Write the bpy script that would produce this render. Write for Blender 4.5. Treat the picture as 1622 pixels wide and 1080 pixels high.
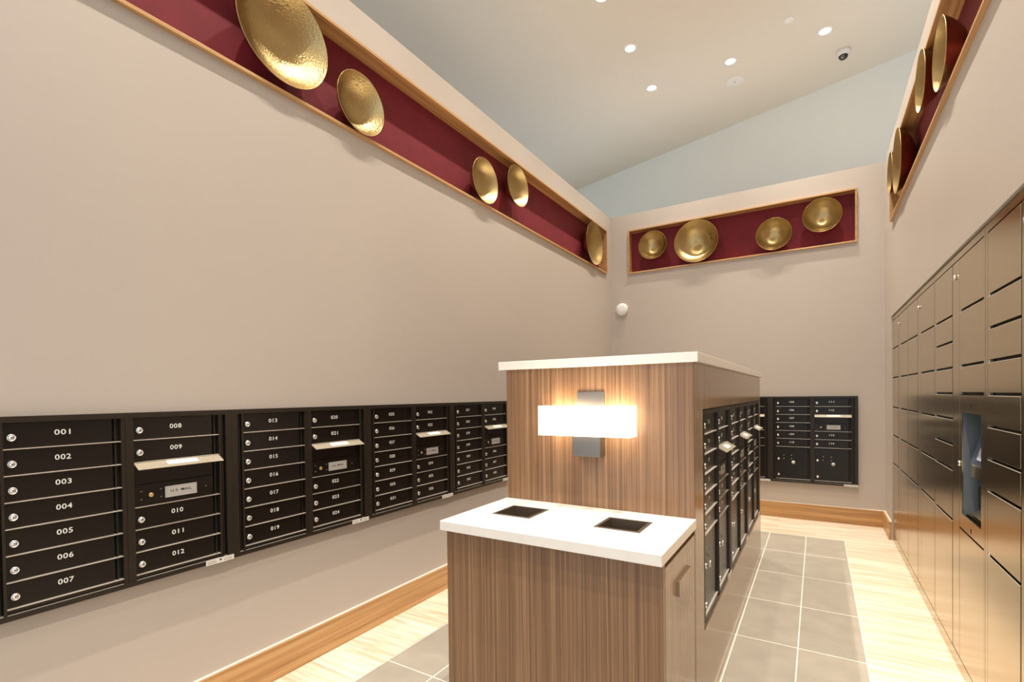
import bpy, bmesh, math, random
from mathutils import Vector, Matrix
random.seed(7)
PI = math.pi
SC = bpy.context.scene
COL = SC.collection
for o in list(bpy.data.objects):
    bpy.data.objects.remove(o)

# ------------------------------------------------------------------ camera
EYE = 1.406
cd = bpy.data.cameras.new('camera'); cam = bpy.data.objects.new('camera', cd); COL.objects.link(cam)
F_PX, YAW, ROLL, PITCH, CY = 785.308, 0.551727, -0.0126415, -0.0138057, 636.402
cd.sensor_fit = 'HORIZONTAL'; cd.sensor_width = 36.0
cd.lens = F_PX / 1622 * 36.0
cd.shift_x = 0.0
cd.shift_y = (CY - 540.0) / 1622.0
cd.clip_start = 0.02; cd.clip_end = 60
_r0 = Vector((math.cos(YAW), math.sin(YAW), 0)); _f0 = Vector((-math.sin(YAW), math.cos(YAW), 0)); _z0 = Vector((0, 0, 1))
# forward / up with pitch, then roll about the viewing axis
_f = _f0 * math.cos(PITCH) + _z0 * math.sin(PITCH)
_u = -_f0 * math.sin(PITCH) + _z0 * math.cos(PITCH)
_R = _r0 * math.cos(ROLL) + _u * math.sin(ROLL)
_U = -_r0 * math.sin(ROLL) + _u * math.cos(ROLL)
M = Matrix(((_R.x, _U.x, -_f.x, 0), (_R.y, _U.y, -_f.y, 0), (_R.z, _U.z, -_f.z, 0), (0, 0, 0, 1)))
M.translation = (0, 0, EYE)
cam.matrix_world = M
SC.camera = cam

# ------------------------------------------------------------------ world, exposure
SC.view_settings.view_transform = 'Standard'; SC.view_settings.look = 'None'
SC.view_settings.gamma = 1.0; SC.view_settings.use_curve_mapping = False
SC.view_settings.exposure = 0.5
w = bpy.data.worlds.new('world'); SC.world = w; w.use_nodes = True
bg = w.node_tree.nodes['Background']; bg.inputs[0].default_value = (0.78, 0.885, 1.0, 1); bg.inputs[1].default_value = 1.1
SPOT_W = 160.0
SPOT_COL = (1.0, 0.91, 0.79)

# ------------------------------------------------------------------ room numbers
XL, XR, YB = -2.318, 0.591, 6.296      # left, right and back wall faces
PT = 3.72                              # top of the low walls
CEIL = 5.03
Y0 = -1.6                              # the room is open to the lobby behind the camera

# ------------------------------------------------------------------ materials
def nt(name):
    m = bpy.data.materials.new(name); m.use_nodes = True
    t = m.node_tree; b = t.nodes['Principled BSDF']
    return m, t, b
def plain(name, col, rough=0.5, metal=0.0, bump=0.0, bscale=300.0, spec=0.5, var=0.0, vscale=3.0):
    m, t, b = nt(name)
    b.inputs['Base Color'].default_value = (*col, 1); b.inputs['Roughness'].default_value = rough
    b.inputs['Metallic'].default_value = metal; b.inputs['Specular IOR Level'].default_value = spec
    tc = t.nodes.new('ShaderNodeTexCoord')
    if var > 0:
        n = t.nodes.new('ShaderNodeTexNoise'); n.inputs['Scale'].default_value = vscale; n.inputs['Detail'].default_value = 4
        t.links.new(tc.outputs['Object'], n.inputs['Vector'])
        r = t.nodes.new('ShaderNodeValToRGB')
        r.color_ramp.elements[0].position = 0.3; r.color_ramp.elements[1].position = 0.7
        r.color_ramp.elements[0].color = (*[c * (1 - var) for c in col], 1)
        r.color_ramp.elements[1].color = (*[min(1, c * (1 + var)) for c in col], 1)
        t.links.new(n.outputs['Fac'], r.inputs['Fac']); t.links.new(r.outputs['Color'], b.inputs['Base Color'])
    if bump > 0:
        n = t.nodes.new('ShaderNodeTexNoise'); n.inputs['Scale'].default_value = bscale; n.inputs['Detail'].default_value = 2
        t.links.new(tc.outputs['Object'], n.inputs['Vector'])
        bp = t.nodes.new('ShaderNodeBump'); bp.inputs['Strength'].default_value = bump; bp.inputs['Distance'].default_value = 0.001
        t.links.new(n.outputs['Fac'], bp.inputs['Height']); t.links.new(bp.outputs['Normal'], b.inputs['Normal'])
    return m
def emit(name, col, s):
    m, t, b = nt(name)
    b.inputs['Base Color'].default_value = (*col, 1)
    b.inputs['Emission Color'].default_value = (*col, 1); b.inputs['Emission Strength'].default_value = s
    return m
def wood(name, cols, axis='z', fine=480.0, broad=130.0, along=1.1, rough=0.35, spec=0.5, coat=0.0):
    """veneer: grain runs along axis"""
    m, t, b = nt(name)
    tc = t.nodes.new('ShaderNodeTexCoord')
    def streak(s, a, detail, dist=0.0):
        mp = t.nodes.new('ShaderNodeMapping')
        mp.inputs['Scale'].default_value = [a if ax == axis else s for ax in 'xyz']
        n = t.nodes.new('ShaderNodeTexNoise'); n.inputs['Scale'].default_value = 1.0
        n.inputs['Detail'].default_value = detail; n.inputs['Distortion'].default_value = dist
        t.links.new(tc.outputs['Object'], mp.inputs['Vector']); t.links.new(mp.outputs['Vector'], n.inputs['Vector'])
        return n.outputs['Fac']
    a = streak(broad, along * 0.35, 3, 0.2); f = streak(fine, along * 2.0, 3)
    mx = t.nodes.new('ShaderNodeMath'); mx.operation = 'MULTIPLY_ADD'; mx.inputs[1].default_value = 0.55
    t.links.new(a, mx.inputs[0])
    m2 = t.nodes.new('ShaderNodeMath'); m2.operation = 'MULTIPLY'; m2.inputs[1].default_value = 0.45
    t.links.new(f, m2.inputs[0]); t.links.new(m2.outputs[0], mx.inputs[2])
    r = t.nodes.new('ShaderNodeValToRGB')
    r.color_ramp.elements[0].position = 0.36; r.color_ramp.elements[1].position = 0.64
    r.color_ramp.elements[0].color = (*cols[0], 1); r.color_ramp.elements[1].color = (*cols[2], 1)
    e = r.color_ramp.elements.new(0.5); e.color = (*cols[1], 1)
    t.links.new(mx.outputs[0], r.inputs['Fac']); t.links.new(r.outputs['Color'], b.inputs['Base Color'])
    b.inputs['Roughness'].default_value = rough; b.inputs['Specular IOR Level'].default_value = spec
    b.inputs['Coat Weight'].default_value = coat; b.inputs['Coat Roughness'].default_value = 0.12
    return m

MT = {}
MT['wall'] = plain('wall_paint', (0.492, 0.430, 0.375), 0.45, bump=0.15, bscale=120, var=0.02, vscale=0.8)
MT['ceiling'] = plain('ceiling_paint', (0.82, 0.765, 0.67), 0.8, var=0.02, vscale=0.5)
MT['far'] = plain('far_wall_paint', (0.86, 0.89, 0.85), 0.8, var=0.02, vscale=0.5)
MT['veneer'] = wood('walnut_veneer', [(0.120, 0.058, 0.026), (0.215, 0.115, 0.055), (0.345, 0.200, 0.107)], 'z', rough=0.32)
MT['veneer_side_lit'] = wood('walnut_veneer_side_lit', [(0.23, 0.125, 0.055), (0.31, 0.18, 0.088), (0.37, 0.23, 0.12)], 'z', rough=0.20, coat=0.25, broad=40, fine=260)  # paler than the front veneer: floor reflection put into the colour
MT['oak_y'] = wood('wood_trim_along_y', [(0.34, 0.17, 0.058), (0.50, 0.275, 0.108), (0.60, 0.36, 0.16)], 'y', fine=160, broad=30, rough=0.35)
MT['oak_x'] = wood('wood_trim_along_x', [(0.34, 0.17, 0.058), (0.50, 0.275, 0.108), (0.60, 0.36, 0.16)], 'x', fine=160, broad=30, rough=0.35)
MT['quartz'] = plain('white_quartz', (0.77, 0.725, 0.66), 0.22, var=0.02, vscale=30)
MT['caulk'] = plain('white_bead', (0.80, 0.70, 0.58), 0.5)
MT['red'] = plain('red_fabric', (0.165, 0.006, 0.014), 0.75, bump=0.5, bscale=700, var=0.12, vscale=9)
MT['bronze'] = plain('bronze_powder_coat', (0.030, 0.022, 0.016), 0.33, metal=0.35, bump=0.5, bscale=900)
MT['bronze_dark'] = plain('door_powder_coat', (0.013, 0.010, 0.008), 0.26, metal=0.3, bump=0.4, bscale=900)
MT['ledge'] = plain('bare_metal_edge', (0.70, 0.64, 0.56), 0.4, metal=0.6)
MT['edge'] = plain('door_edge_highlight', (0.85, 0.78, 0.66), 0.35, metal=0.7)  # glint along the locker door tops, put into the colour
MT['hood'] = plain('hood_metal', (0.50, 0.44, 0.34), 0.42, metal=0.75)
MT['chrome'] = plain('chrome', (0.86, 0.85, 0.82), 0.22, metal=1.0)
MT['brass_lock'] = plain('brass_lock', (0.75, 0.58, 0.28), 0.3, metal=1.0)
MT['black'] = plain('black_void', (0.006, 0.005, 0.004), 0.6)
MT['white'] = plain('white_print', (0.85, 0.83, 0.78), 0.5)
MT['plate'] = plain('aluminium_plate', (0.62, 0.60, 0.57), 0.4, metal=0.2)
MT['ink'] = plain('black_ink', (0.02, 0.02, 0.02), 0.5)
MT['greyink'] = plain('grey_ink', (0.30, 0.29, 0.28), 0.5)
MT['sticker'] = plain('white_sticker', (0.72, 0.68, 0.62), 0.5)
MT['nickel'] = plain('brushed_nickel', (0.22, 0.20, 0.18), 0.35, metal=0.9)
MT['shade'] = emit('lit_linen_shade', (1.0, 0.90, 0.72), 3.2)
MT['lens'] = emit('downlight_lens', (1.0, 0.88, 0.72), 9.0)
MT['trimwhite'] = plain('white_trim', (0.93, 0.91, 0.88), 0.45)
MT['plastic'] = plain('white_plastic', (0.82, 0.80, 0.77), 0.4)
MT['dome'] = plain('smoked_dome', (0.012, 0.011, 0.010), 0.06)
MT['liner'] = plain('steel_liner', (0.34, 0.27, 0.20), 0.35, metal=0.9)
MT['screen'] = plain('pale_screen', (0.55, 0.62, 0.74), 0.1)
MT['recess'] = plain('blue_grey_lining', (0.13, 0.15, 0.165), 0.25)
MT['bezel'] = plain('blue_black_bezel', (0.05, 0.065, 0.11), 0.2)

def brass(name, rings, strength):
    m, t, b = nt(name)
    b.inputs['Metallic'].default_value = 1.0; b.inputs['Roughness'].default_value = 0.33; b.inputs['Anisotropic'].default_value = 0.7
    tg = t.nodes.new('ShaderNodeTangent'); tg.direction_type = 'RADIAL'; tg.axis = 'Y'; t.links.new(tg.outputs['Tangent'], b.inputs['Tangent'])
    tc = t.nodes.new('ShaderNodeTexCoord')
    n = t.nodes.new('ShaderNodeTexNoise'); n.inputs['Scale'].default_value = 6
    t.links.new(tc.outputs['Object'], n.inputs['Vector'])
    r = t.nodes.new('ShaderNodeValToRGB')
    r.color_ramp.elements[0].color = (0.40, 0.28, 0.115, 1); r.color_ramp.elements[1].color = (0.53, 0.39, 0.185, 1)
    t.links.new(n.outputs['Fac'], r.inputs['Fac']); t.links.new(r.outputs['Color'], b.inputs['Base Color'])
    # hammer marks: dimples laid out on rings round the local y axis
    v = t.nodes.new('ShaderNodeTexVoronoi'); v.inputs['Scale'].default_value = rings; v.feature = 'SMOOTH_F1'
    t.links.new(tc.outputs['Object'], v.inputs['Vector'])
    wv = t.nodes.new('ShaderNodeTexWave'); wv.wave_type = 'RINGS'; wv.rings_direction = 'Y'
    wv.inputs['Scale'].default_value = rings * 0.42; wv.inputs['Distortion'].default_value = 0.6
    t.links.new(tc.outputs['Object'], wv.inputs['Vector'])
    ad = t.nodes.new('ShaderNodeMath'); ad.operation = 'MULTIPLY_ADD'; ad.inputs[1].default_value = 0.12
    t.links.new(wv.outputs['Fac'], ad.inputs[0]); t.links.new(v.outputs['Distance'], ad.inputs[2])
    bp = t.nodes.new('ShaderNodeBump'); bp.inputs['Strength'].default_value = strength; bp.inputs['Distance'].default_value = 0.002
    t.links.new(ad.outputs[0], bp.inputs['Height']); t.links.new(bp.outputs['Normal'], b.inputs['Normal'])
    return m
MT['brass'] = brass('hammered_brass', 125, 0.8)
MT['brass_fine'] = brass('spun_brass', 140, 0.12)

def locker_metal():
    m, t, b = nt('brushed_bronze_steel')
    b.inputs['Metallic'].default_value = 1.0; b.inputs['Roughness'].default_value = 0.2
    b.inputs['Anisotropic'].default_value = 0.0
    tc = t.nodes.new('ShaderNodeTexCoord'); mp = t.nodes.new('ShaderNodeMapping'); mp.inputs['Scale'].default_value = (900, 900, 4)
    n = t.nodes.new('ShaderNodeTexNoise'); n.inputs['Scale'].default_value = 1; n.inputs['Detail'].default_value = 2
    t.links.new(tc.outputs['Object'], mp.inputs['Vector']); t.links.new(mp.outputs['Vector'], n.inputs['Vector'])
    r = t.nodes.new('ShaderNodeValToRGB')
    r.color_ramp.elements[0].color = (0.45, 0.355, 0.21, 1); r.color_ramp.elements[1].color = (0.56, 0.45, 0.285, 1)
    t.links.new(n.outputs['Fac'], r.inputs['Fac']); t.links.new(r.outputs['Color'], b.inputs['Base Color'])
    rr = t.nodes.new('ShaderNodeMapRange'); rr.inputs['To Min'].default_value = 0.16; rr.inputs['To Max'].default_value = 0.26
    t.links.new(n.outputs['Fac'], rr.inputs['Value']); t.links.new(rr.outputs['Result'], b.inputs['Roughness'])
    return m
MT['locker'] = locker_metal()

def plank_floor():
    m, t, b = nt('whitewashed_planks')
    tc = t.nodes.new('ShaderNodeTexCoord')
    br = t.nodes.new('ShaderNodeTexBrick'); br.offset = 0.37; br.offset_frequency = 2
    br.inputs['Scale'].default_value = 1; br.inputs['Brick Width'].default_value = 0.92; br.inputs['Row Height'].default_value = 0.152
    br.inputs['Mortar Size'].default_value = 0.0016; br.inputs['Mortar Smooth'].default_value = 0.2
    br.inputs['Color1'].default_value = (0.74, 0.645, 0.53, 1); br.inputs['Color2'].default_value = (0.62, 0.52, 0.40, 1)
    br.inputs['Mortar'].default_value = (0.85, 0.76, 0.64, 1)
    t.links.new(tc.outputs['Object'], br.inputs['Vector'])
    mp = t.nodes.new('ShaderNodeMapping'); mp.inputs['Scale'].default_value = (2.2, 34, 1)
    n = t.nodes.new('ShaderNodeTexNoise'); n.inputs['Scale'].default_value = 1; n.inputs['Detail'].default_value = 5; n.inputs['Distortion'].default_value = 0.8
    t.links.new(tc.outputs['Object'], mp.inputs['Vector']); t.links.new(mp.outputs['Vector'], n.inputs['Vector'])
    r = t.nodes.new('ShaderNodeValToRGB'); r.color_ramp.elements[0].position = 0.33; r.color_ramp.elements[1].position = 0.62
    r.color_ramp.elements[0].color = (0.74, 0.66, 0.58, 1); r.color_ramp.elements[1].color = (1, 1, 1, 1)
    t.links.new(n.outputs['Fac'], r.inputs['Fac'])
    mx = t.nodes.new('ShaderNodeMix'); mx.data_type = 'RGBA'; mx.blend_type = 'MULTIPLY'; mx.inputs[0].default_value = 1
    t.links.new(br.outputs['Color'], mx.inputs[6]); t.links.new(r.outputs['Color'], mx.inputs[7])
    t.links.new(mx.outputs[2], b.inputs['Base Color'])
    b.inputs['Roughness'].default_value = 0.42
    return m
TX0, TX1, TY1, TDX, TDY = -1.955, 0.216, 5.562, 0.3101, 0.6135
def tile_floor():
    m, t, b = nt('grey_floor_tile')
    tc = t.nodes.new('ShaderNodeTexCoord'); mp = t.nodes.new('ShaderNodeMapping')
    mp.inputs['Location'].default_value = (-TX0, TDY * 12 - TY1, 0)
    br = t.nodes.new('ShaderNodeTexBrick'); br.offset = 0.0
    br.inputs['Scale'].default_value = 1; br.inputs['Brick Width'].default_value = TDX; br.inputs['Row Height'].default_value = TDY
    br.inputs['Mortar Size'].default_value = 0.0032; br.inputs['Mortar Smooth'].default_value = 0.1
    br.inputs['Color1'].default_value = (0.345, 0.31, 0.255, 1); br.inputs['Color2'].default_value = (0.375, 0.335, 0.275, 1)
    br.inputs['Mortar'].default_value = (0.86, 0.79, 0.69, 1)
    t.links.new(tc.outputs['Object'], mp.inputs['Vector']); t.links.new(mp.outputs['Vector'], br.inputs['Vector'])
    n = t.nodes.new('ShaderNodeTexNoise'); n.inputs['Scale'].default_value = 7; n.inputs['Detail'].default_value = 7
    t.links.new(tc.outputs['Object'], n.inputs['Vector'])
    r = t.nodes.new('ShaderNodeValToRGB'); r.color_ramp.elements[0].position = 0.3; r.color_ramp.elements[1].position = 0.7
    r.color_ramp.elements[0].color = (0.86, 0.86, 0.86, 1); r.color_ramp.elements[1].color = (1, 1, 1, 1)
    t.links.new(n.outputs['Fac'], r.inputs['Fac'])
    mx = t.nodes.new('ShaderNodeMix'); mx.data_type = 'RGBA'; mx.blend_type = 'MULTIPLY'; mx.inputs[0].default_value = 1
    t.links.new(br.outputs['Color'], mx.inputs[6]); t.links.new(r.outputs['Color'], mx.inputs[7])
    t.links.new(mx.outputs[2], b.inputs['Base Color'])
    b.inputs['Roughness'].default_value = 0.4
    return m
MT['plank'] = plank_floor(); MT['tile'] = tile_floor()

# ------------------------------------------------------------------ mesh helpers
class MB:
    """collects shapes into ONE mesh; each shape has a material key"""
    def __init__(s): s.v = []; s.f = []; s.m = []; s.sm = []; s.keys = []
    def k(s, key):
        if key not in s.keys: s.keys.append(key)
        return s.keys.index(key)
    def add(s, vs, fs, key, smooth=False, X=None):
        b = len(s.v); i = s.k(key)
        for p in vs: s.v.append(tuple(X @ Vector(p)) if X is not None else tuple(p))
        for f in fs: s.f.append([b + q for q in f]); s.m.append(i); s.sm.append(smooth)
        return s
    def box(s, x0, x1, y0, y1, z0, z1, key, X=None):
        vs = [(x, y, z) for z in (z0, z1) for y in (y0, y1) for x in (x0, x1)]
        fs = [(0, 2, 3, 1), (4, 5, 7, 6), (0, 1, 5, 4), (2, 6, 7, 3), (0, 4, 6, 2), (1, 3, 7, 5)]
        return s.add(vs, fs, key, X=X)
    def lathe(s, prof, key, X=None, n=32, smooth=True):
        """profile [(r, h)] turned round local z"""
        vs = []; fs = []
        for r, h in prof:
            for i in range(n):
                a = 2 * PI * i / n; vs.append((r * math.cos(a), r * math.sin(a), h))
        for j in range(len(prof) - 1):
            for i in range(n):
                a, b_ = j * n + i, j * n + (i + 1) % n
                fs.append((a, b_, b_ + n, a + n))
        if prof[0][0] > 1e-6: fs.append(tuple(reversed(range(n))))
        if prof[-1][0] > 1e-6: fs.append(tuple(range((len(prof) - 1) * n, len(prof) * n)))
        return s.add(vs, fs, key, smooth, X)
    def prism(s, poly, y0, y1, key, X=None):
        """poly in (x, z), swept along y"""
        n = len(poly)
        vs = [(x, y0, z) for x, z in poly] + [(x, y1, z) for x, z in poly]
        fs = [tuple(range(n)), tuple(range(2 * n - 1, n - 1, -1))] + [(i, i + n, (i + 1) % n + n, (i + 1) % n) for i in range(n)]
        return s.add(vs, fs, key, X=X)
    def mesh(s, me, key, X): return s.add([v.co for v in me.vertices], [tuple(p.vertices) for p in me.polygons], key, X=X)
    def build(s, name, parent=None, loc=(0, 0, 0), bevel=0.0, seg=2):
        me = bpy.data.meshes.new(name); me.from_pydata(s.v, [], s.f)
        for k in s.keys: me.materials.append(MT[k])
        me.polygons.foreach_set('material_index', s.m); me.polygons.foreach_set('use_smooth', s.sm)
        bm = bmesh.new(); bm.from_mesh(me)
        bmesh.ops.recalc_face_normals(bm, faces=bm.faces)
        bm.to_mesh(me); bm.free(); me.update()
        o = bpy.data.objects.new(name, me); COL.objects.link(o); o.location = loc
        if parent: o.parent = parent
        if bevel > 0:
            md = o.modifiers.new('bevel', 'BEVEL'); md.width = bevel; md.segments = seg; md.limit_method = 'ANGLE'; md.angle_limit = 0.8
            md.harden_normals = False
        return o
def thing(name, label, cat, loc=(0, 0, 0), rz=0.0, group=None):
    o = bpy.data.objects.new(name, None); COL.objects.link(o); o.empty_display_size = 0.1
    o.location = loc; o.rotation_euler = (0, 0, rz); o['label'] = label; o['category'] = cat
    if group: o['group'] = group
    return o
def tag(o, label, cat, group=None):
    o['label'] = label; o['category'] = cat
    if group: o['group'] = group
    return o
def struct(o): o['kind'] = 'structure'; return o
RX90 = Matrix.Rotation(PI / 2, 4, 'X')      # local z -> -y (towards the viewer of a front face)

# lettering: every string becomes flat mesh, made once before the scene is filled
_txt = {}
def glyphs(strings):
    for s_, sx in strings:
        cu = bpy.data.curves.new('t', 'FONT'); cu.body = s_; cu.size = 1.0; cu.align_x = 'CENTER'; cu.align_y = 'CENTER'
        cu.resolution_u = 3; cu.fill_mode = 'FRONT'; cu.space_character = 1.10; cu.offset = 0.016
        ob = bpy.data.objects.new('t', cu); COL.objects.link(ob)
        bpy.context.view_layer.update()
        dg = bpy.context.evaluated_depsgraph_get()
        me = bpy.data.meshes.new_from_object(ob.evaluated_get(dg))
        xs = [v.co.x for v in me.vertices]; ys = [v.co.y for v in me.vertices]
        cx, cy = (min(xs) + max(xs)) / 2, (min(ys) + max(ys)) / 2; wd, hg = max(xs) - min(xs), max(ys) - min(ys)
        for v in me.vertices: v.co = ((v.co.x - cx) / wd, (v.co.y - cy) / hg, 0)
        _txt[s_] = (me, wd, hg)
        bpy.data.objects.remove(ob)
def put_text(mb, s_, x, y, z, width, height, key):
    """centred at (x, z) on a face that looks towards -y, lying at depth y"""
    me = _txt[s_][0]
    X = Matrix.Translation((x, y, z)) @ RX90 @ Matrix.Diagonal((width, height, 1, 1))
    mb.mesh(me, key, X)
LEFTN = ['%03d' % i for i in range(1, 49)]
ISLN = [str(i) for i in range(75, 105)]
BACKN = [str(i) for i in range(105, 115)]
glyphs([(s_, 1) for s_ in LEFTN + ISLN + BACKN + ['U.S. MAIL', 'APPROVED BY THE POSTMASTER GENERAL', '1P', '2P']])

# ------------------------------------------------------------------ setting
def wall_boxes(mb, us, vs, holes, put, key):
    """cells of a u/v grid, left out where they fall in a hole; put(u0,u1,v0,v1)"""
    us = sorted(set(us + [h[0] for h in holes] + [h[1] for h in holes])); vs = sorted(set(vs + [h[2] for h in holes] + [h[3] for h in holes]))
    for i in range(len(us) - 1):
        for j in range(len(vs) - 1):
            uc, vc = (us[i] + us[i + 1]) / 2, (vs[j] + vs[j + 1]) / 2
            if any(h[0] < uc < h[1] and h[2] < vc < h[3] for h in holes): continue
            put(us[i], us[i + 1], vs[j], vs[j + 1])
NZ0, NZ1 = 2.950, 3.507                  # outer edges of the display niches
NL0, NL1 = -0.6, 6.12                   # left niche along y
NR0, NR1 = -0.6, 5.70                    # right niche along y
NB0, NB1 = -2.075, 0.360                 # back niche along x
LK0, LK1, LKT = 0.83, 5.80, 2.094        # locker opening along y, and its top
TB_ = 0.012
mb = MB()
mb.add([(-6, Y0, 0), (TX0, Y0, 0), (TX1, Y0, 0), (2.2, Y0, 0), (-6, TY1, 0), (TX0, TY1, 0), (TX1, TY1, 0), (2.2, TY1, 0),
        (-6, 9, 0), (2.2, 9, 0)], [(0, 1, 5, 4), (2, 3, 7, 6), (4, 5, 6, 7, 9, 8)], 'plank')
mb.add([(TX0, Y0, 0), (TX1, Y0, 0), (TX1, TY1, 0), (TX0, TY1, 0)], [(0, 1, 2, 3)], 'tile')
mb.add([(-6, Y0, -.1), (2.2, Y0, -.1), (2.2, 9, -.1), (-6, 9, -.1)], [(3, 2, 1, 0)], 'plank')
struct(mb.build('floor'))
mb = MB()
wall_boxes(mb, [Y0, YB + .2], [0, PT], [(NL0 + TB_, NL1 - TB_, NZ0 + TB_, NZ1 - TB_)], lambda a, b, c, d: mb.box(XL - .20, XL, a, b, c, d, 'wall'), 'wall')
struct(mb.build('wall_left'))
mb = MB()
wall_boxes(mb, [Y0, YB + .2], [0, PT], [(NR0 + TB_, NR1 - TB_, NZ0 + TB_, NZ1 - TB_), (LK0, LK1, 0, LKT)], lambda a, b, c, d: mb.box(XR, XR + .62, a, b, c, d, 'wall'), 'wall')
struct(mb.build('wall_right'))
mb = MB()
wall_boxes(mb, [XL, XR], [0, PT], [(NB0 + TB_, NB1 - TB_, NZ0 + TB_, NZ1 - TB_)], lambda a, b, c, d: mb.box(a, b, YB, YB + .2, c, d, 'wall'), 'wall')
struct(mb.build('wall_back'))
# the space above the low walls: ceiling, the angled pale wall behind, and the outer walls it meets
mb = MB(); mb.box(-6, 3.2, Y0, 9, CEIL, CEIL + .1, 'ceiling'); struct(mb.build('ceiling'))
A = Vector((0.904, 6.811, 0)); B = Vector((-3.518, 8.109, 0)); d = (B - A).normalized()
# the photo fixes where this wall meets the ceiling; keep that line
A = Vector((0.904, 6.827, 0)); P0 = A - d * 1.9; P1 = A + d * 7.2
n_ = Vector((d.y, -d.x, 0));
if n_.y < 0: n_ = -n_
mb = MB()
# starts just above the low back wall's top
vs = [P0, P1, P1 + n_ * .12, P0 + n_ * .12]
mb.add([(p.x, p.y, PT) for p in vs] + [(p.x, p.y, CEIL) for p in vs], [(0, 1, 2, 3), (4, 5, 6, 7), (0, 1, 5, 4), (1, 2, 6, 5), (2, 3, 7, 6), (3, 0, 4, 7)], 'far')
struct(mb.build('wall_far'))
mb = MB(); mb.box(-6, -5.9, Y0, 9, 0, CEIL, 'ceiling'); struct(mb.build('wall_outer_left'))
mb = MB(); mb.box(1.95, 2.05, Y0, 9, PT, CEIL, 'ceiling'); struct(mb.build('wall_outer_right'))
# baseboards with a pale bead on top
BH, BT = 0.168, 0.016
mb = MB(); mb.box(XL, XL + BT, Y0, YB - BT, 0, BH, 'oak_y'); mb.box(XL, XL + BT * .7, Y0, YB - BT, BH, BH + .008, 'caulk'); struct(mb.build('baseboard_left', bevel=.001))
mb = MB(); mb.box(XL, XR, YB - BT, YB, 0, BH, 'oak_x'); mb.box(XL, XR, YB - BT * .7, YB, BH, BH + .008, 'caulk'); struct(mb.build('baseboard_back', bevel=.001))
mb = MB(); mb.box(XR - BT - .006, XR, LK1 + .0, YB - BT, 0, BH, 'oak_y'); mb.box(XR - BT * .7, XR, LK1, YB - BT, BH, BH + .008, 'caulk'); struct(mb.build('baseboard_right', bevel=.001))

# ------------------------------------------------------------------ display niches
def niche(name, label, loc, rz, L, grain):
    """local x along the wall, -y out of it; origin at the lower left outer corner on the wall face"""
    t = thing(name, label, 'display niche', loc, rz, 'red lined display niches high on the walls')
    H = NZ1 - NZ0; th = .0165; f = -.022; bk = .100
    fr = MB()
    fr.box(0, L, f, bk, H - th, H, grain); fr.box(0, L, f, bk, 0, th, grain)
    fr.box(0, th, f, bk, th, H - th, 'oak_x'); fr.box(L - th, L, f, bk, th, H - th, 'oak_x')
    # clear the wall hole: the part inside the wall is the same board
    fr.build('frame', t, bevel=.0015)
    b = MB(); b.box(th, L - th, bk - .010, bk, th, H - th, 'red'); b.build('back_panel', t)
    return t
E_ = .0005
niche('display_niche', 'long red-lined wooden display niche high on the left wall', (XL, NL0, NZ0), PI / 2, NL1 - NL0, 'oak_x')
niche('display_niche', 'short red-lined wooden display niche on the back wall', (NB0, YB, NZ0), 0, NB1 - NB0, 'oak_x')
niche('display_niche', 'red-lined wooden display niche high on the right wall above the lockers', (XR, NR1, NZ0 - .007), -PI / 2, NR1 - NR0, 'oak_x')

def bowl(label, loc, rz, R, D, group, mat='brass', off=.042):
    """mouth faces local -y, rim circle in the plane y=0 at the origin; a short stud reaches the back panel"""
    prof = []
    Rs = (R * R + D * D) / (2 * D); amax = math.asin(min(1, R / Rs)); N = 26
    for i in range(N + 1):                     # inside, from the centre out: slightly flat floor, flared sides
        a = i / N; r = R * math.sin(a * PI / 2) ** 0.94
        h = D * (1 - (r / R) ** 2.5)
        prof.append((max(r, 1e-7), -h))
    th = .004
    prof += [(R + .0015, .0012), (R + .003, -.001)]
    for i in range(N, -1, -1):
        a = i / N; r = (R + .002) * math.sin(a * PI / 2) ** 0.94
        h = D * (1 - (r / (R + .002)) ** 2.5) + th
        prof.append((max(r, 1e-7), -h))
    m = MB(); m.lathe(prof, mat, RX90, n=96)
    o = m.build('brass_bowl', loc=loc)
    depth_total = off + .090
    s = MB(); s.lathe([(.012, -(depth_total - .0008)), (.012, -(D + th - .001))], mat, RX90, n=16)
    s.build('mounting_stud', o)
    o.rotation_euler = (0, 0, rz)
    return tag(o, label, 'bowl', group)
RIM = 0.042                                     # rim plane in front of the wall face
gl, gb, gr = 'brass bowls in the left wall niche', 'brass bowls in the back wall niche', 'brass bowls in the right wall niche'
for (y, z, R, D, lab, mat) in ((1.565, 3.246, .250, .122, 'largest hammered brass bowl in the left niche, cut by the top of the photo', 'brass'),
                          (2.055, 3.134, .173, .110, 'smaller brass bowl just right of the big hammered one in the left niche', 'brass'),
                          (3.337, 3.142, .176, .110, 'left bowl of the close pair in the middle of the left niche', 'brass_fine'),
                          (3.856, 3.281, .176, .110, 'right bowl of the close pair in the middle of the left niche, set higher', 'brass_fine'),
                          (5.654, 3.222, .251, .122, 'brass bowl at the far corner end of the left niche', 'brass_fine')):
    bowl(lab, (XL + RIM, y, z), PI / 2, R, D, gl, mat)
for (x, z, R, D, lab) in ((-1.753, 3.268, .173, .110, 'smallest brass bowl at the left end of the back niche'),
                          (-1.234, 3.226, .249, .122, 'largest brass bowl in the back niche, touching its lower edge'),
                          (-0.406, 3.162, .175, .110, 'brass bowl set low in the right half of the back niche'),
                          (0.052, 3.281, .177, .110, 'brass bowl set high at the right end of the back niche')):
    bowl(lab, (x, YB - RIM, z), 0, R, D, gb, 'brass_fine')
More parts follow.
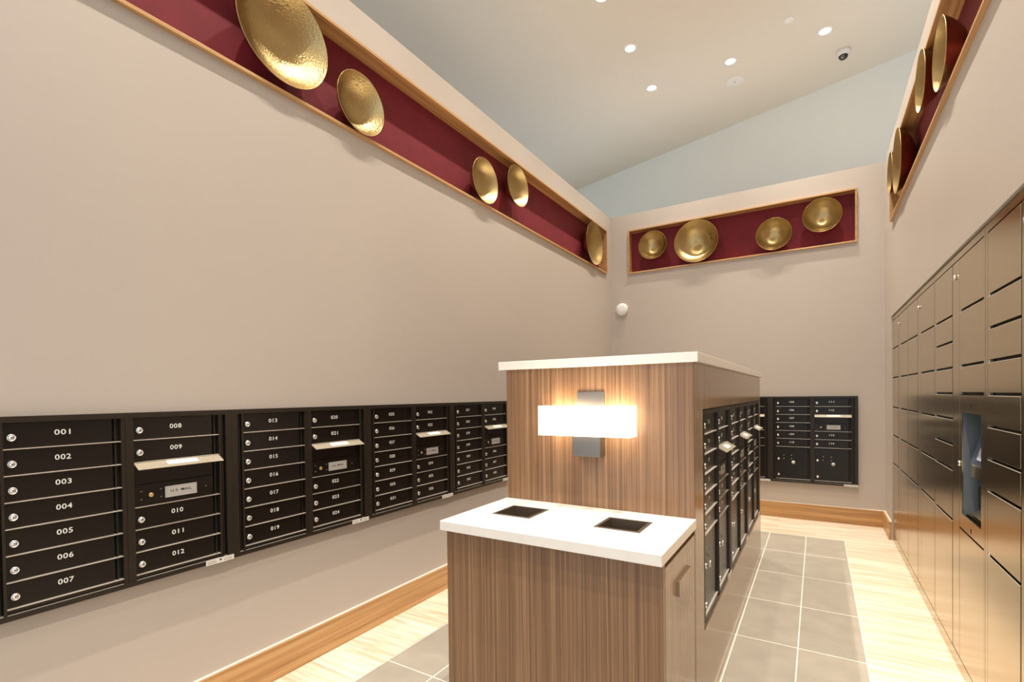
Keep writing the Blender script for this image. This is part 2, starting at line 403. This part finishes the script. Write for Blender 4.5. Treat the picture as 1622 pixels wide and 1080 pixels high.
for (y, z, R, D, lab) in ((3.415, 3.160, .172, .110, 'nearest brass bowl in the right niche, highest in the photo'),
                          (3.978, 3.317, .173, .110, 'second nearest brass bowl in the right niche, just behind the nearest'),
                          (5.045, 3.245, .245, .122, 'larger brass bowl near the far end of the right niche'),
                          (5.480, 3.310, .170, .110, 'farthest brass bowl in the right niche, half hidden at its end')):
    bowl(lab, (XR - RIM, y, z), -PI / 2, R, D, gr, 'brass_fine')

# ------------------------------------------------------------------ mailboxes
PITCH_D = 0.0889
DOOR_Y, LEDGE_Y, BACK_Y = .012, .003, .031
def lock(parent, x, z, key='chrome', r=.0125, out=.012, y=DOOR_Y):
    m = MB()
    X = Matrix.Translation((x, y, z)) @ RX90
    m.lathe([(r, 0), (r, out * .75), (r * .86, out), (r * .80, out), (r * .74, out * .82), (r * .5, out * .82), (r * .46, out * .95), (1e-7, out * .95)], key, X, n=20)
    m.box(x - r * .09, x + r * .09, y - out * .97, y - out * .9, z - r * .32, z + r * .32, 'ink')
    return m.build('lock', parent)
def door(parent, x0, x1, z0, z1, text=None, tw=.04, th=.0195, locked=True, name='tenant_door'):
    m = MB(); m.box(x0 + .0015, x1, DOOR_Y, DOOR_Y + .010, z0 + .002, z1 - .0015, 'bronze_dark')
    o = None
    if text:
        zc = (z0 + z1) / 2 - .003 if False else z0 + (z1 - z0) * .56
        put_text(m, text, x0 + .155, DOOR_Y - .0006, zc, tw, th, 'white')
    o = m.build(name, parent)
    if locked: lock(o, x0 + .021, z0 + (z1 - z0) * .44)
    return o
def mailbox_unit(label, loc, rz, W, rows, nums, parcel, group):
    """rows = door rows in the unit height; local x along the face, z up from the unit's foot"""
    t = thing('mailbox_unit', label, 'mailboxes', loc, rz, group)
    top_m, bot_m = .021, .038
    H = top_m + rows * PITCH_D + bot_m
    zt = H - top_m                       # top of the first door
    s = W / .805
    c1a, c1b, c2a, c2b = .056 * s, .382 * s, .423 * s, .749 * s
    fr = MB()
    fr.box(0, .029 * s, 0, BACK_Y, 0, H, 'bronze'); fr.box(W - .027 * s, W, 0, BACK_Y, 0, H, 'bronze')          # outer trim
    fr.box(.029 * s, W - .027 * s, 0, BACK_Y, H - top_m, H, 'bronze'); fr.box(.029 * s, W - .027 * s, 0, BACK_Y, 0, .018, 'bronze')
    fr.box(.029 * s, W - .027 * s, BACK_Y - .006, BACK_Y, .018, H - top_m, 'black')                               # back of the recess
    fr.box(.048 * s, c1a, .002, BACK_Y - .006, .018, H - top_m, 'bronze'); fr.box(c2b, c2b + .009 * s, .002, BACK_Y - .006, .018, H - top_m, 'bronze')
    fr.box(.037 * s, .041 * s, .008, BACK_Y - .006, .018, H - top_m, 'bronze'); fr.box(c2b + .015 * s, c2b + .020 * s, .008, BACK_Y - .006, .018, H - top_m, 'bronze')
    fr.box(c1b, c2a, .002, BACK_Y - .006, .018, H - top_m, 'bronze'); fr.box(c1b + .015 * s, c1b + .022 * s, -.001, .002, .018, H - top_m, 'bronze')
    fr.box(.029 * s, W - .027 * s, .004, BACK_Y - .006, .0165, .0195, 'ledge')
    for a, b in ((c1a, c1b), (c2a, c2b)):
        hb = b - .026 * s                # hinge channel right of the doors
        fr.box(hb + .008 * s, hb + .012 * s, .010, BACK_Y - .006, bot_m, H - top_m, 'bronze')
        fr.box(a, b, .006, BACK_Y - .006, bot_m - .012, bot_m - .002, 'bronze')
    fr.box(0, .0015, -.0006, 0, 0, H, 'black')                                                                  # seam to the neighbour
    fr.build('frame', t)
    lay1 = [('t', 1)] * (rows - parcel) + ([('p', parcel)] if parcel else [])
    n2 = rows - 4 - parcel
    lay2 = [('t', 1)] * 2 + [('o', 1), ('m', 1)] + [('t', 1)] * n2 + ([('p', parcel)] if parcel else [])
    it = iter(nums); pc = 0
    for ci, (a, b, lay) in enumerate(((c1a, c1b, lay1), (c2a, c2b, lay2))):
        z = zt; hb = b - .026 * s
        for kind, n in lay:
            z0 = z - n * PITCH_D
            if kind != 'o':
                led = MB(); led.box(a, b, LEDGE_Y, BACK_Y - .006, z0 - .0015, z0 + .0015, 'ledge'); led.build('shelf_edge', t)
            if kind == 't': door(t, a, hb, z0, z, next(it, None), *((.045, .019) if not parcel else (.044, .019)))
            elif kind == 'o':
                o = MB(); o.box(a + .0015, hb, DOOR_Y, DOOR_Y + .01, z0 + .001, z - .0015, 'bronze_dark')
                o = o.build('outgoing_mail_slot', t)
                h = MB()                  # sloping hood over the slot
                h.prism([(DOOR_Y, z + .002), (DOOR_Y, z - .001), (-.034, z - .026), (-.036, z - .024)], a, b, 'hood', X=Matrix(((0, 1, 0, 0), (1, 0, 0, 0), (0, 0, 1, 0), (0, 0, 0, 1))))
                hd = h.build('hood', o)
                # its paper label
                l = MB(); sl = Vector((0, -.048, -.026)).normalized(); nn = Vector((0, -.026, .048)).normalized()
                base = Vector((0, DOOR_Y - .010, z - .0035)) + nn * .0011
                x0, x1 = a + (b - a) * .34, a + (b - a) * .70
                q = [base + Vector((x0, 0, 0)), base + Vector((x1, 0, 0)), base + Vector((x1, 0, 0)) + sl * .028, base + Vector((x0, 0, 0)) + sl * .028]
                l.add([tuple(p) for p in q], [(0, 1, 2, 3)], 'white')
                for kx in (.006, .012, .018):
                    q = [base + nn * .0003 + Vector((x0 + .006, 0, 0)) + sl * kx, base + nn * .0003 + Vector((x1 - .008, 0, 0)) + sl * kx]
                    q += [q[1] + sl * .0022, q[0] + sl * .0022]
                    if kx == .012: l.add([tuple(p) for p in q], [(0, 1, 2, 3)], 'greyink')
                l.build('label', hd)
            elif kind == 'm':
                o = MB(); o.box(a + .0015, hb, DOOR_Y - .002, DOOR_Y + .01, z0 + .002, z - .001, 'bronze_dark')
                zc = (z + z0) / 2; x = a
                for dx, dz in ((.025, .016), (.025, -.016), (.095, .016), (.095, -.016), (.270, .0)):
                    o.lathe([(.0032, 0), (.0032, .0015), (1e-7, .0025)], 'nickel', Matrix.Translation((x + dx, DOOR_Y - .002, zc + dz)) @ RX90, n=10)
                o = o.build('master_door', t)
                lock(o, x + .058, zc - .001, 'brass_lock', .009, .006, DOOR_Y - .002)
                p = MB(); px0, px1, pz0, pz1 = x + .110, x + .232, zc - .023, zc + .023; yy = DOOR_Y - .0035
                p.box(px0, px1, yy, DOOR_Y - .002, pz0, pz1, 'plate')
                e = .005
                for (u0, u1, v0, v1) in ((px0 + e, px1 - e, pz1 - e - .001, pz1 - e), (px0 + e, px1 - e, pz0 + e, pz0 + e + .001), (px0 + e, px0 + e + .001, pz0 + e, pz1 - e), (px1 - e - .001, px1 - e, pz0 + e, pz1 - e)):
                    p.box(u0, u1, yy - .0002, yy, v0, v1, 'greyink')
                put_text(p, 'U.S. MAIL', (px0 + px1) / 2, yy - .0004, zc + .0025, .082, .0115, 'ink')
                put_text(p, 'APPROVED BY THE POSTMASTER GENERAL', (px0 + px1) / 2, yy - .0004, zc - .0115, .1, .0032, 'greyink')
                p.build('name_plate', o)
            else:
                pc += 1
                o = MB(); o.box(a + .0015, hb, DOOR_Y, DOOR_Y + .010, z0 + .002, z - .0015, 'bronze_dark')
                for dx in (.076, .15):
                    for dz in (.096, .133): o.lathe([(.004, 0), (.004, .0006)], 'plate' if rz == 0 else 'black', Matrix.Translation((a + dx, DOOR_Y, z - dz)) @ RX90, n=10)
                o.box(a + .100, a + .122, DOOR_Y - .0006, DOOR_Y, z - .120, z - .113, 'black')
                o.lathe([(.017, 0), (.017, .0006)], 'white', Matrix.Translation((a + .168, DOOR_Y, z - .172)) @ RX90, n=20)
                put_text(o, '%dP' % (3 - pc if False else pc), a + .168, DOOR_Y - .0009, z - .172, .024, .013, 'ink')
                o = o.build('parcel_door', t)
                lock(o, a + .025, z - .137); lock(o, a + .026, z0 + .045)
            z = z0
    st = MB(); st.box(W - .123 * s, W - .001, -.0012, 0, -.003, .019, 'sticker')
    for k in range(3): st.box(W - .117 * s, W - .078 * s, -.0016, -.0012, .002 + k * .005, .0035 + k * .005, 'greyink'); st.box(W - .047 * s, W - .01 * s, -.0016, -.0012, .002 + k * .005, .0035 + k * .005, 'greyink')
    st.box(W - .066 * s, W - .056 * s, -.0016, -.0012, .007, .014, 'ink')
    st.build('sticker', t)
    return t
UW = .805
XM = XL + BACK_Y + .001
for i in range(4):
    y = 0.454 + i * UW
    names = LEFTN[i * 12:(i + 1) * 12]
    mailbox_unit('bank of dark bronze mailboxes numbered %s to %s on the left wall' % (names[0], names[-1]), (XM, y, .674), PI / 2, UW, 7, names, 0, 'mailbox banks along the left wall')
ISX = -.413
MI0 = 2.224
for i in range(3):
    names = ISLN[i * 10:(i + 1) * 10]
    mailbox_unit(['nearest', 'middle', 'farthest'][i] + ' tall mailbox bank with parcel doors in the island side', (ISX - .004, MI0 + i * UW, 1.331 - .948), PI / 2, UW, 10, names, 4, 'mailbox banks in the side of the island')
BW = .812
mailbox_unit('mailbox bank numbered 105 to 114 on the back wall, right of the island', (.362 - BW, YB - BACK_Y - .001, 1.351 - .948), 0, BW, 10, BACKN, 4, 'mailbox banks on the back wall')
mailbox_unit('mailbox bank on the back wall, almost hidden behind the island', (.362 - 2 * BW, YB - BACK_Y - .001, 1.351 - .948), 0, BW, 10, [], 4, 'mailbox banks on the back wall')

# ------------------------------------------------------------------ island
IL, IR = -1.285, -.415
YF, YM, YE = 1.570, 2.039, 4.690
t = thing('island_tower', 'tall walnut veneer mail island with mailboxes set in its right side', 'mail island', ((IL + IR) / 2, (YM + YE) / 2, 0))
ox, oy = (IL + IR) / 2, (YM + YE) / 2
def bxl(m, x0, x1, y0, y1, z0, z1, k): m.box(x0 - ox, x1 - ox, y0 - oy, y1 - oy, z0, z1, k)
TZ = 1.527
m = MB(); bxl(m, IL, IR, YM, YM + .02, 0, TZ, 'veneer'); bxl(m, IL, IL + .02, YM + .02, YE - .02, 0, TZ, 'veneer'); bxl(m, IL, IR, YE - .02, YE, 0, TZ, 'veneer')
m.build('body', t)
m = MB()
hole = (MI0 - .004, MI0 + 3 * UW + .004, 1.331 - .952, 1.335)
wall_boxes(m, [YM + .02, YE - .02], [0, TZ], [hole], lambda a, b, c, d: bxl(m, IR - .045, IR, a, b, c, d, 'veneer_side_lit'), 'veneer_side_lit')
bxl(m, IR - .06, IR - .045, YM + .02, YE - .02, 0, TZ, 'black')
m.build('side_panel', t)
m = MB(); m.box(-1.328, -.397, 2.034, YE + .02, TZ, 1.567, 'quartz')
tag(m.build('countertop', bevel=.002), 'white quartz top slab on the tall island tower', 'countertop')

t = thing('waste_cabinet', 'low walnut waste cabinet at the near end of the island', 'cabinet', (ox, 1.8, 0))
oy = 1.8
m = MB(); bxl(m, IL, IR, YF, YF + .02, 0, .869, 'veneer'); bxl(m, IL, IL + .02, YF + .02, YM, 0, .869, 'veneer')
bxl(m, IL + .02, IR - .022, YF + .02, YM, .07, .09, 'black'); bxl(m, IL + .02, IR - .06, YM - .01, YM, .09, .86, 'black')
bxl(m, IL + .02, IR - .004, YF + .02, YM, 0, .07, 'veneer'); bxl(m, IR - .05, IR - .03, YF + .02, YM, .82, .869, 'black')
m.build('body', t)
m = MB(); bxl(m, IR - .02, IR, YF + .024, YM - .003, .075, .846, 'veneer_side_lit'); dr = m.build('door', t, bevel=.001)
m = MB(); bxl(m, IR, IR + .010, 1.735, 1.925, .706, .757, 'liner'); bxl(m, IR + .010, IR + .012, 1.735, 1.925, .706, .757, 'veneer_side_lit'); m.build('pull_plate', dr)
# slab with two square holes
B1 = (-1.160, -.998, 1.735, 1.893); B2 = (-.708, -.550, 1.744, 1.893)
m = MB()
wall_boxes(m, [-1.290, -.408], [1.531, YM - .0005], [B1, B2], lambda a, b, c, d: m.box(a, b, c, d, .869, .907, 'quartz'), 'quartz')
bmo = m.build('countertop')
bm = bmesh.new(); bm.from_mesh(bmo.data); bmesh.ops.remove_doubles(bm, verts=bm.verts, dist=1e-5)
import collections
# drop the inner faces shared by neighbouring cells
byv = collections.defaultdict(list)
for f in bm.faces: byv[tuple(sorted(v.index for v in f.verts))].append(f)
bmesh.ops.delete(bm, geom=[f for fs in byv.values() if len(fs) > 1 for f in fs], context='FACES_ONLY')
bmesh.ops.recalc_face_normals(bm, faces=bm.faces)
bm.to_mesh(bmo.data); bm.free()
md = bmo.modifiers.new('bevel', 'BEVEL'); md.width = .002; md.segments = 2; md.limit_method = 'ANGLE'
tag(bmo, 'low white quartz countertop with two square waste openings', 'countertop')
for (bx, lab) in ((B1, 'left square metal waste chute let into the low white counter'), (B2, 'right square metal waste chute let into the low white counter')):
    x0, x1, y0, y1 = bx; e = .009; wl = .0012
    t = thing('waste_chute', lab, 'waste chute', ((x0 + x1) / 2, (y0 + y1) / 2, .907), 0, 'waste chutes in the low counter')
    cx, cy = (x0 + x1) / 2, (y0 + y1) / 2; hx, hy = (x1 - x0) / 2, (y1 - y0) / 2
    m = MB(); wall_boxes(m, [-hx - e, hx + e], [-hy - e, hy + e], [(-hx + .004, hx - .004, -hy + .004, hy - .004)], lambda a, b, c, d: m.box(a, b, c, d, 0.0002, .002, 'nickel'), '')
    m.build('rim', t)
    m = MB(); g = .003
    for q in ((-hx + g, hx - g, -hy + g, -hy + g + wl), (-hx + g, hx - g, hy - g - wl, hy - g), (-hx + g, -hx + g + wl, -hy + g, hy - g), (hx - g - wl, hx - g, -hy + g, hy - g)):
        m.box(*q, -.36, .0002, 'liner')
    m.box(-hx + g, hx - g, -hy + g, hy - g, -.362, -.36, 'black')
    m.build('liner', t)

# sconce
SX, SW = -.845, .412
t = thing('wall_sconce', 'lit rectangular wall sconce on the front of the island tower', 'sconce', (SX, YM, 1.275))
m = MB(); m.box(-.0655, .0625, -.010, -.0005, -.138, .141, 'nickel'); m.build('backplate', t, bevel=.0015)
m = MB(); m.box(-.0655, .0625, -.062, -.010, -.138, -.010, 'nickel'); m.build('bracket', t, bevel=.0015)
m = MB(); sh = (-.205, .207, -.114, -.022, -.047, .081)
x0, x1, y0, y1, z0, z1 = sh; th = .003
m.box(x0, x1, y0, y0 + th, z0, z1, 'shade'); m.box(x0, x0 + th, y0 + th, y1, z0, z1, 'shade'); m.box(x1 - th, x1, y0 + th, y1, z0, z1, 'shade')
m.build('lamp_shade', t)
m = MB(); m.box(-.15, .15, -.07, -.062, .0, .03, 'nickel'); m.build('bulb_holder', t)
for k in (-.11, .11):
    ld = bpy.data.lights.new('bulb', 'POINT'); ld.energy = 1.3; ld.color = (1, .84, .64); ld.shadow_soft_size = .03
    lo = bpy.data.objects.new('bulb', ld); COL.objects.link(lo); lo.parent = t; lo.location = (k, -.05, .045)

# ------------------------------------------------------------------ parcel lockers on the right wall
GAP = .0045
ZB = .070
def locker_cabinet(label, yfar, ynear, far_cols, kiosk=None):
    """local x runs from the far end towards the camera, -y faces the room"""
    W = yfar - ynear
    t = thing('parcel_locker', label, 'parcel lockers', (XR + .010, yfar, 0), -PI / 2, 'bronze parcel locker cabinets along the right wall')
    cA, sA, sB, cB = far_cols
    body = MB()
    ZT = LKT - .012; DY = .014
    zs_black = (.03, ZB, ZT - .03)
    body.box(0.002, W - .002, DY + .004, .50, .0, ZT, 'black') if not kiosk else None
    if kiosk:
        ka, kb, k0, k1 = kiosk
        wall_boxes(body, [0.002, W - .002], [0, ZT], [(ka, kb, k0, k1)], lambda a, b, c, d: body.box(a, b, DY + .004, .50, c, d, 'black'), '')
    body.box(.001, W - .001, 0, DY + .004, 2.052, ZT, 'locker'); body.box(.001, W - .001, 0, DY + .004, .0, ZB - .004, 'locker')
    body.box(.001, cA[0] - .002, 0, DY + .004, ZB - .004, 2.052, 'locker'); body.box(cB[1] + .002, W - .001, 0, DY + .004, ZB - .004, 2.052, 'locker')
    body.build('cabinet_body', t)
    m = MB(); m.box(sA, sB, 0.0006, DY + .004, ZB, 2.048, 'locker'); sp = m.build('lock_strip', t, bevel=.0008)
    lk = MB()
    lk.lathe([(.013, 0), (.013, .009), (.0105, .011), (.006, .011), (.005, .008), (1e-7, .008)], 'chrome', Matrix.Translation(((sA + sB) / 2, .0006, 1.972)) @ RX90, n=20)
    lk.build('lock', sp)
    def col(x0, x1, zl, catch):
        for i in range(len(zl) - 1):
            zt_, zb_ = zl[i], zl[i + 1]
            if zt_ is None or zb_ is None: continue
            g = .011 if zb_ > ZB + .01 else 0
            m = MB(); m.box(x0, x1, 0, DY, zb_ + g, zt_ - .001, 'locker')
            if i: m.box(x0, x1, -.0012, .004, zt_ - .0035, zt_ - .001, 'edge')  # painted highlight along the top of the door
            dd = m.build('locker_door', t, bevel=.0008)
            if catch and g:
                c_ = MB(); c_.box(x0 + .002, x0 + .026, .001, .010, zb_ + .0005, zb_ + g - .0005, 'chrome'); c_.build('catch', dd)
    return t, col
big = [2.048, 1.785, 1.516, 1.245, .986, .727, ZB]
small = [2.048, 1.785, 1.650, 1.515, 1.380, 1.248, 1.115, .984, .719, ZB]
t, col = locker_cabinet('farthest parcel locker cabinet, beside the back corner', 5.795, 4.885, ((.012, .385), .395, .515, (.525, .893)))
col(.012, .385, big, False); col(.525, .893, big, False)
t, col = locker_cabinet('second farthest parcel locker cabinet with two columns of large doors', 4.883, 3.862, ((.010, .432), .440, .562, (.570, 1.008)))
col(.010, .432, big, False); col(.570, 1.008, big, False)
t, col = locker_cabinet('parcel locker cabinet with the recessed touch screen', 3.860, 2.812, ((.010, .452), .461, .600, (.609, 1.026)), kiosk=(.645, .995, .79, 1.305))
col(.010, .452, small, True)
col(.609, 1.026, [2.048, 1.785, 1.515, 1.381], True); col(.609, 1.026, [.719, ZB], False)
# screen bay: a surround with an opening, a dark lining and a sloped console
m = MB(); wall_boxes(m, [.609, 1.026], [.727, 1.378], [(.655, .985, .80, 1.295)], lambda a, b, c, d: m.box(a, b, 0, .004, c, d, 'locker'), '')
for zz in (1.335, .757): m.lathe([(.006, 0), (.006, .0012)], 'black', Matrix.Translation((.82, 0, zz)) @ RX90, n=12); m.box(.817, .823, -.001, 0, zz - .018, zz, 'black')
sr = m.build('screen_surround', t)
m = MB()
m.box(.648, .658, .0045, .24, .795, 1.300, 'recess'); m.box(.982, .992, .0045, .24, .795, 1.300, 'recess'); m.box(.648, .992, .23, .24, .795, 1.300, 'recess')
m.box(.658, .982, .018, .23, 1.290, 1.300, 'recess'); m.box(.658, .982, .018, .23, .793, .803, 'locker')
m.build('bay_lining', sr)
def yz(poly): return [(a, b) for a, b in poly]
SW_ = Matrix(((0, 1, 0, 0), (1, 0, 0, 0), (0, 0, 1, 0), (0, 0, 0, 1)))
m = MB()
m.prism([(.225, 1.285), (.225, .94), (.12, .965), (.022, .995), (.022, 1.045), (.088, 1.28)], .70, .98, 'locker', X=SW_)
m.prism([(.0205, 1.052), (.0195, 1.054), (.0825, 1.278), (.085, 1.276)], .702, .978, 'bezel', X=SW_)
m.box(.70, .98, .05, .22, .845, .945, 'black')
cs = m.build('console', sr)
m = MB(); m.prism([(.0265, 1.079), (.0245, 1.080), (.0545, 1.187), (.0565, 1.186)], .79, .972, 'screen', X=SW_); m.build('screen', cs)
m = MB(); m.prism([(.225, .81), (.225, .90), (.12, .88), (.022, .815), (.022, .81)], .70, .98, 'locker', X=SW_); m.build('tray', sr)
m = MB(); m.lathe([(.013, 0), (.013, .009), (.0105, .011), (.006, .011), (.005, .008), (1e-7, .008)], 'chrome', Matrix.Translation((.632, .0, 1.043)) @ RX90, n=20); m.build('lock', sr)
t, col = locker_cabinet('nearest parcel locker cabinet, cut by the right edge of the photo', 2.810, 1.84, ((.034, .422), .431, .545, (.554, .942)))
col(.034, .422, small, True); col(.554, .942, small, True)
t, col = locker_cabinet('parcel locker cabinet beyond the right edge of the photo', 1.838, .86, ((.014, .422), .431, .545, (.554, .962)))
col(.014, .422, big, False); col(.554, .962, big, False)

# ------------------------------------------------------------------ ceiling fittings
def downlight(x, y, label, seen=True):
    t = thing('downlight', label, 'downlight', (x, y, CEIL), 0, 'recessed downlights in the ceiling')
    m = MB(); m.lathe([(.048, -.0005), (.0725, -.0005), (.0725, -.004), (.049, -.006), (.048, -.0005)], 'trimwhite', n=40); m.build('trim_ring', t)
    m = MB(); m.lathe([(1e-7, -.0015), (.048, -.0015), (.048, -.0005), (1e-7, -.0005)], 'lens', n=32); m.build('lens', t)
    ld = bpy.data.lights.new('lamp', 'SPOT'); ld.energy = SPOT_W * (1.12 if x > 0 else 0.76); ld.color = SPOT_COL; ld.shadow_soft_size = .022
    ld.spot_size = math.radians(84); ld.spot_blend = 1.0
    lo = bpy.data.objects.new('lamp', ld); COL.objects.link(lo); lo.parent = t; lo.location = (0, 0, -.012)
for x, y, lab in ((-1.658, 5.951, 'left lit downlight of the ceiling row nearest the pale far wall'),
                  (-1.658, 5.150, 'lit downlight at centre left of the ceiling, second up its column'),
                  (-1.663, 4.353, 'lit downlight cut by the top edge of the photo'),
                  (-.796, 5.946, 'lit downlight in the ceiling just above the round speaker'),
                  (.082, 5.970, 'lit downlight left of the dome camera'),
                  *[(-1.663, 4.353 - .799 * k, 'downlight above the left wall, out of the photo') for k in range(1, 7)],
                  *[(.082, 5.970 - .8 * k, 'added fill downlight above the right wall, out of the photo') for k in range(1, 9)],  # unseen lamps added to brighten the right wall and floor
                  (-.796, 1.15, 'downlight above the island, out of the photo')):
    downlight(x, y, lab)
m = MB(); m.lathe([(1e-7, -.006), (.088, -.006), (.096, -.003), (.096, 0), (1e-7, 0)], 'trimwhite', n=48)
for a in range(10, 86, 9): m.lathe([(a / 1000, -.0058), (a / 1000, -.0066), (a / 1000 + .003, -.0066), (a / 1000 + .003, -.0058)], 'plastic', n=40, smooth=False)
m.lathe([(1e-7, -.009), (.006, -.008), (.006, -.006)], 'ink', n=12)
tag(m.build('ceiling_speaker', loc=(-.804, 6.356, CEIL)), 'round white ceiling speaker grille near the pale far wall', 'speaker')
m = MB(); m.lathe([(1e-7, -.010), (.040, -.010), (.0445, -.006), (.0445, 0), (1e-7, 0)], 'trimwhite', n=36)
tag(m.build('sprinkler_cover', loc=(-.219, 5.598, CEIL)), 'small round white sprinkler cover plate in the ceiling', 'sprinkler')
t = thing('dome_camera', 'white security camera with a smoked dome on the ceiling', 'security camera', (.251, 6.42, CEIL))
m = MB(); m.lathe([(1e-7, -.055), (.050, -.055), (.060, -.048), (.066, -.02), (.066, 0), (1e-7, 0)], 'plastic', n=40); m.build('housing', t)
m = MB(); m.lathe([(.044, -.055)] + [(.044 * math.cos(a), -.055 - .040 * math.sin(a)) for a in [i * PI / 20 for i in range(1, 10)]] + [(1e-7, -.095)], 'dome', n=32); dm = m.build('dome', t)
m = MB(); m.lathe([(.018, 0), (.018, .006), (.014, .008), (.012, .005), (1e-7, .006)], 'nickel', Matrix.Translation((-.008, -.028, -.078)) @ Matrix.Rotation(PI * .72, 4, 'X'), n=20); m.build('lens', dm)
m = MB(); m.lathe([(1e-7, .042), (.045, .040), (.074, .032), (.080, .018), (.080, 0), (1e-7, 0)], 'plastic', RX90, n=48)
m.lathe([(.020, .0415), (.022, .0425), (.024, .0412)], 'trimwhite', RX90, n=30)
tag(m.build('smoke_detector', loc=(-2.165, YB, 2.502)), 'round white detector on the back wall by the left corner', 'detector')
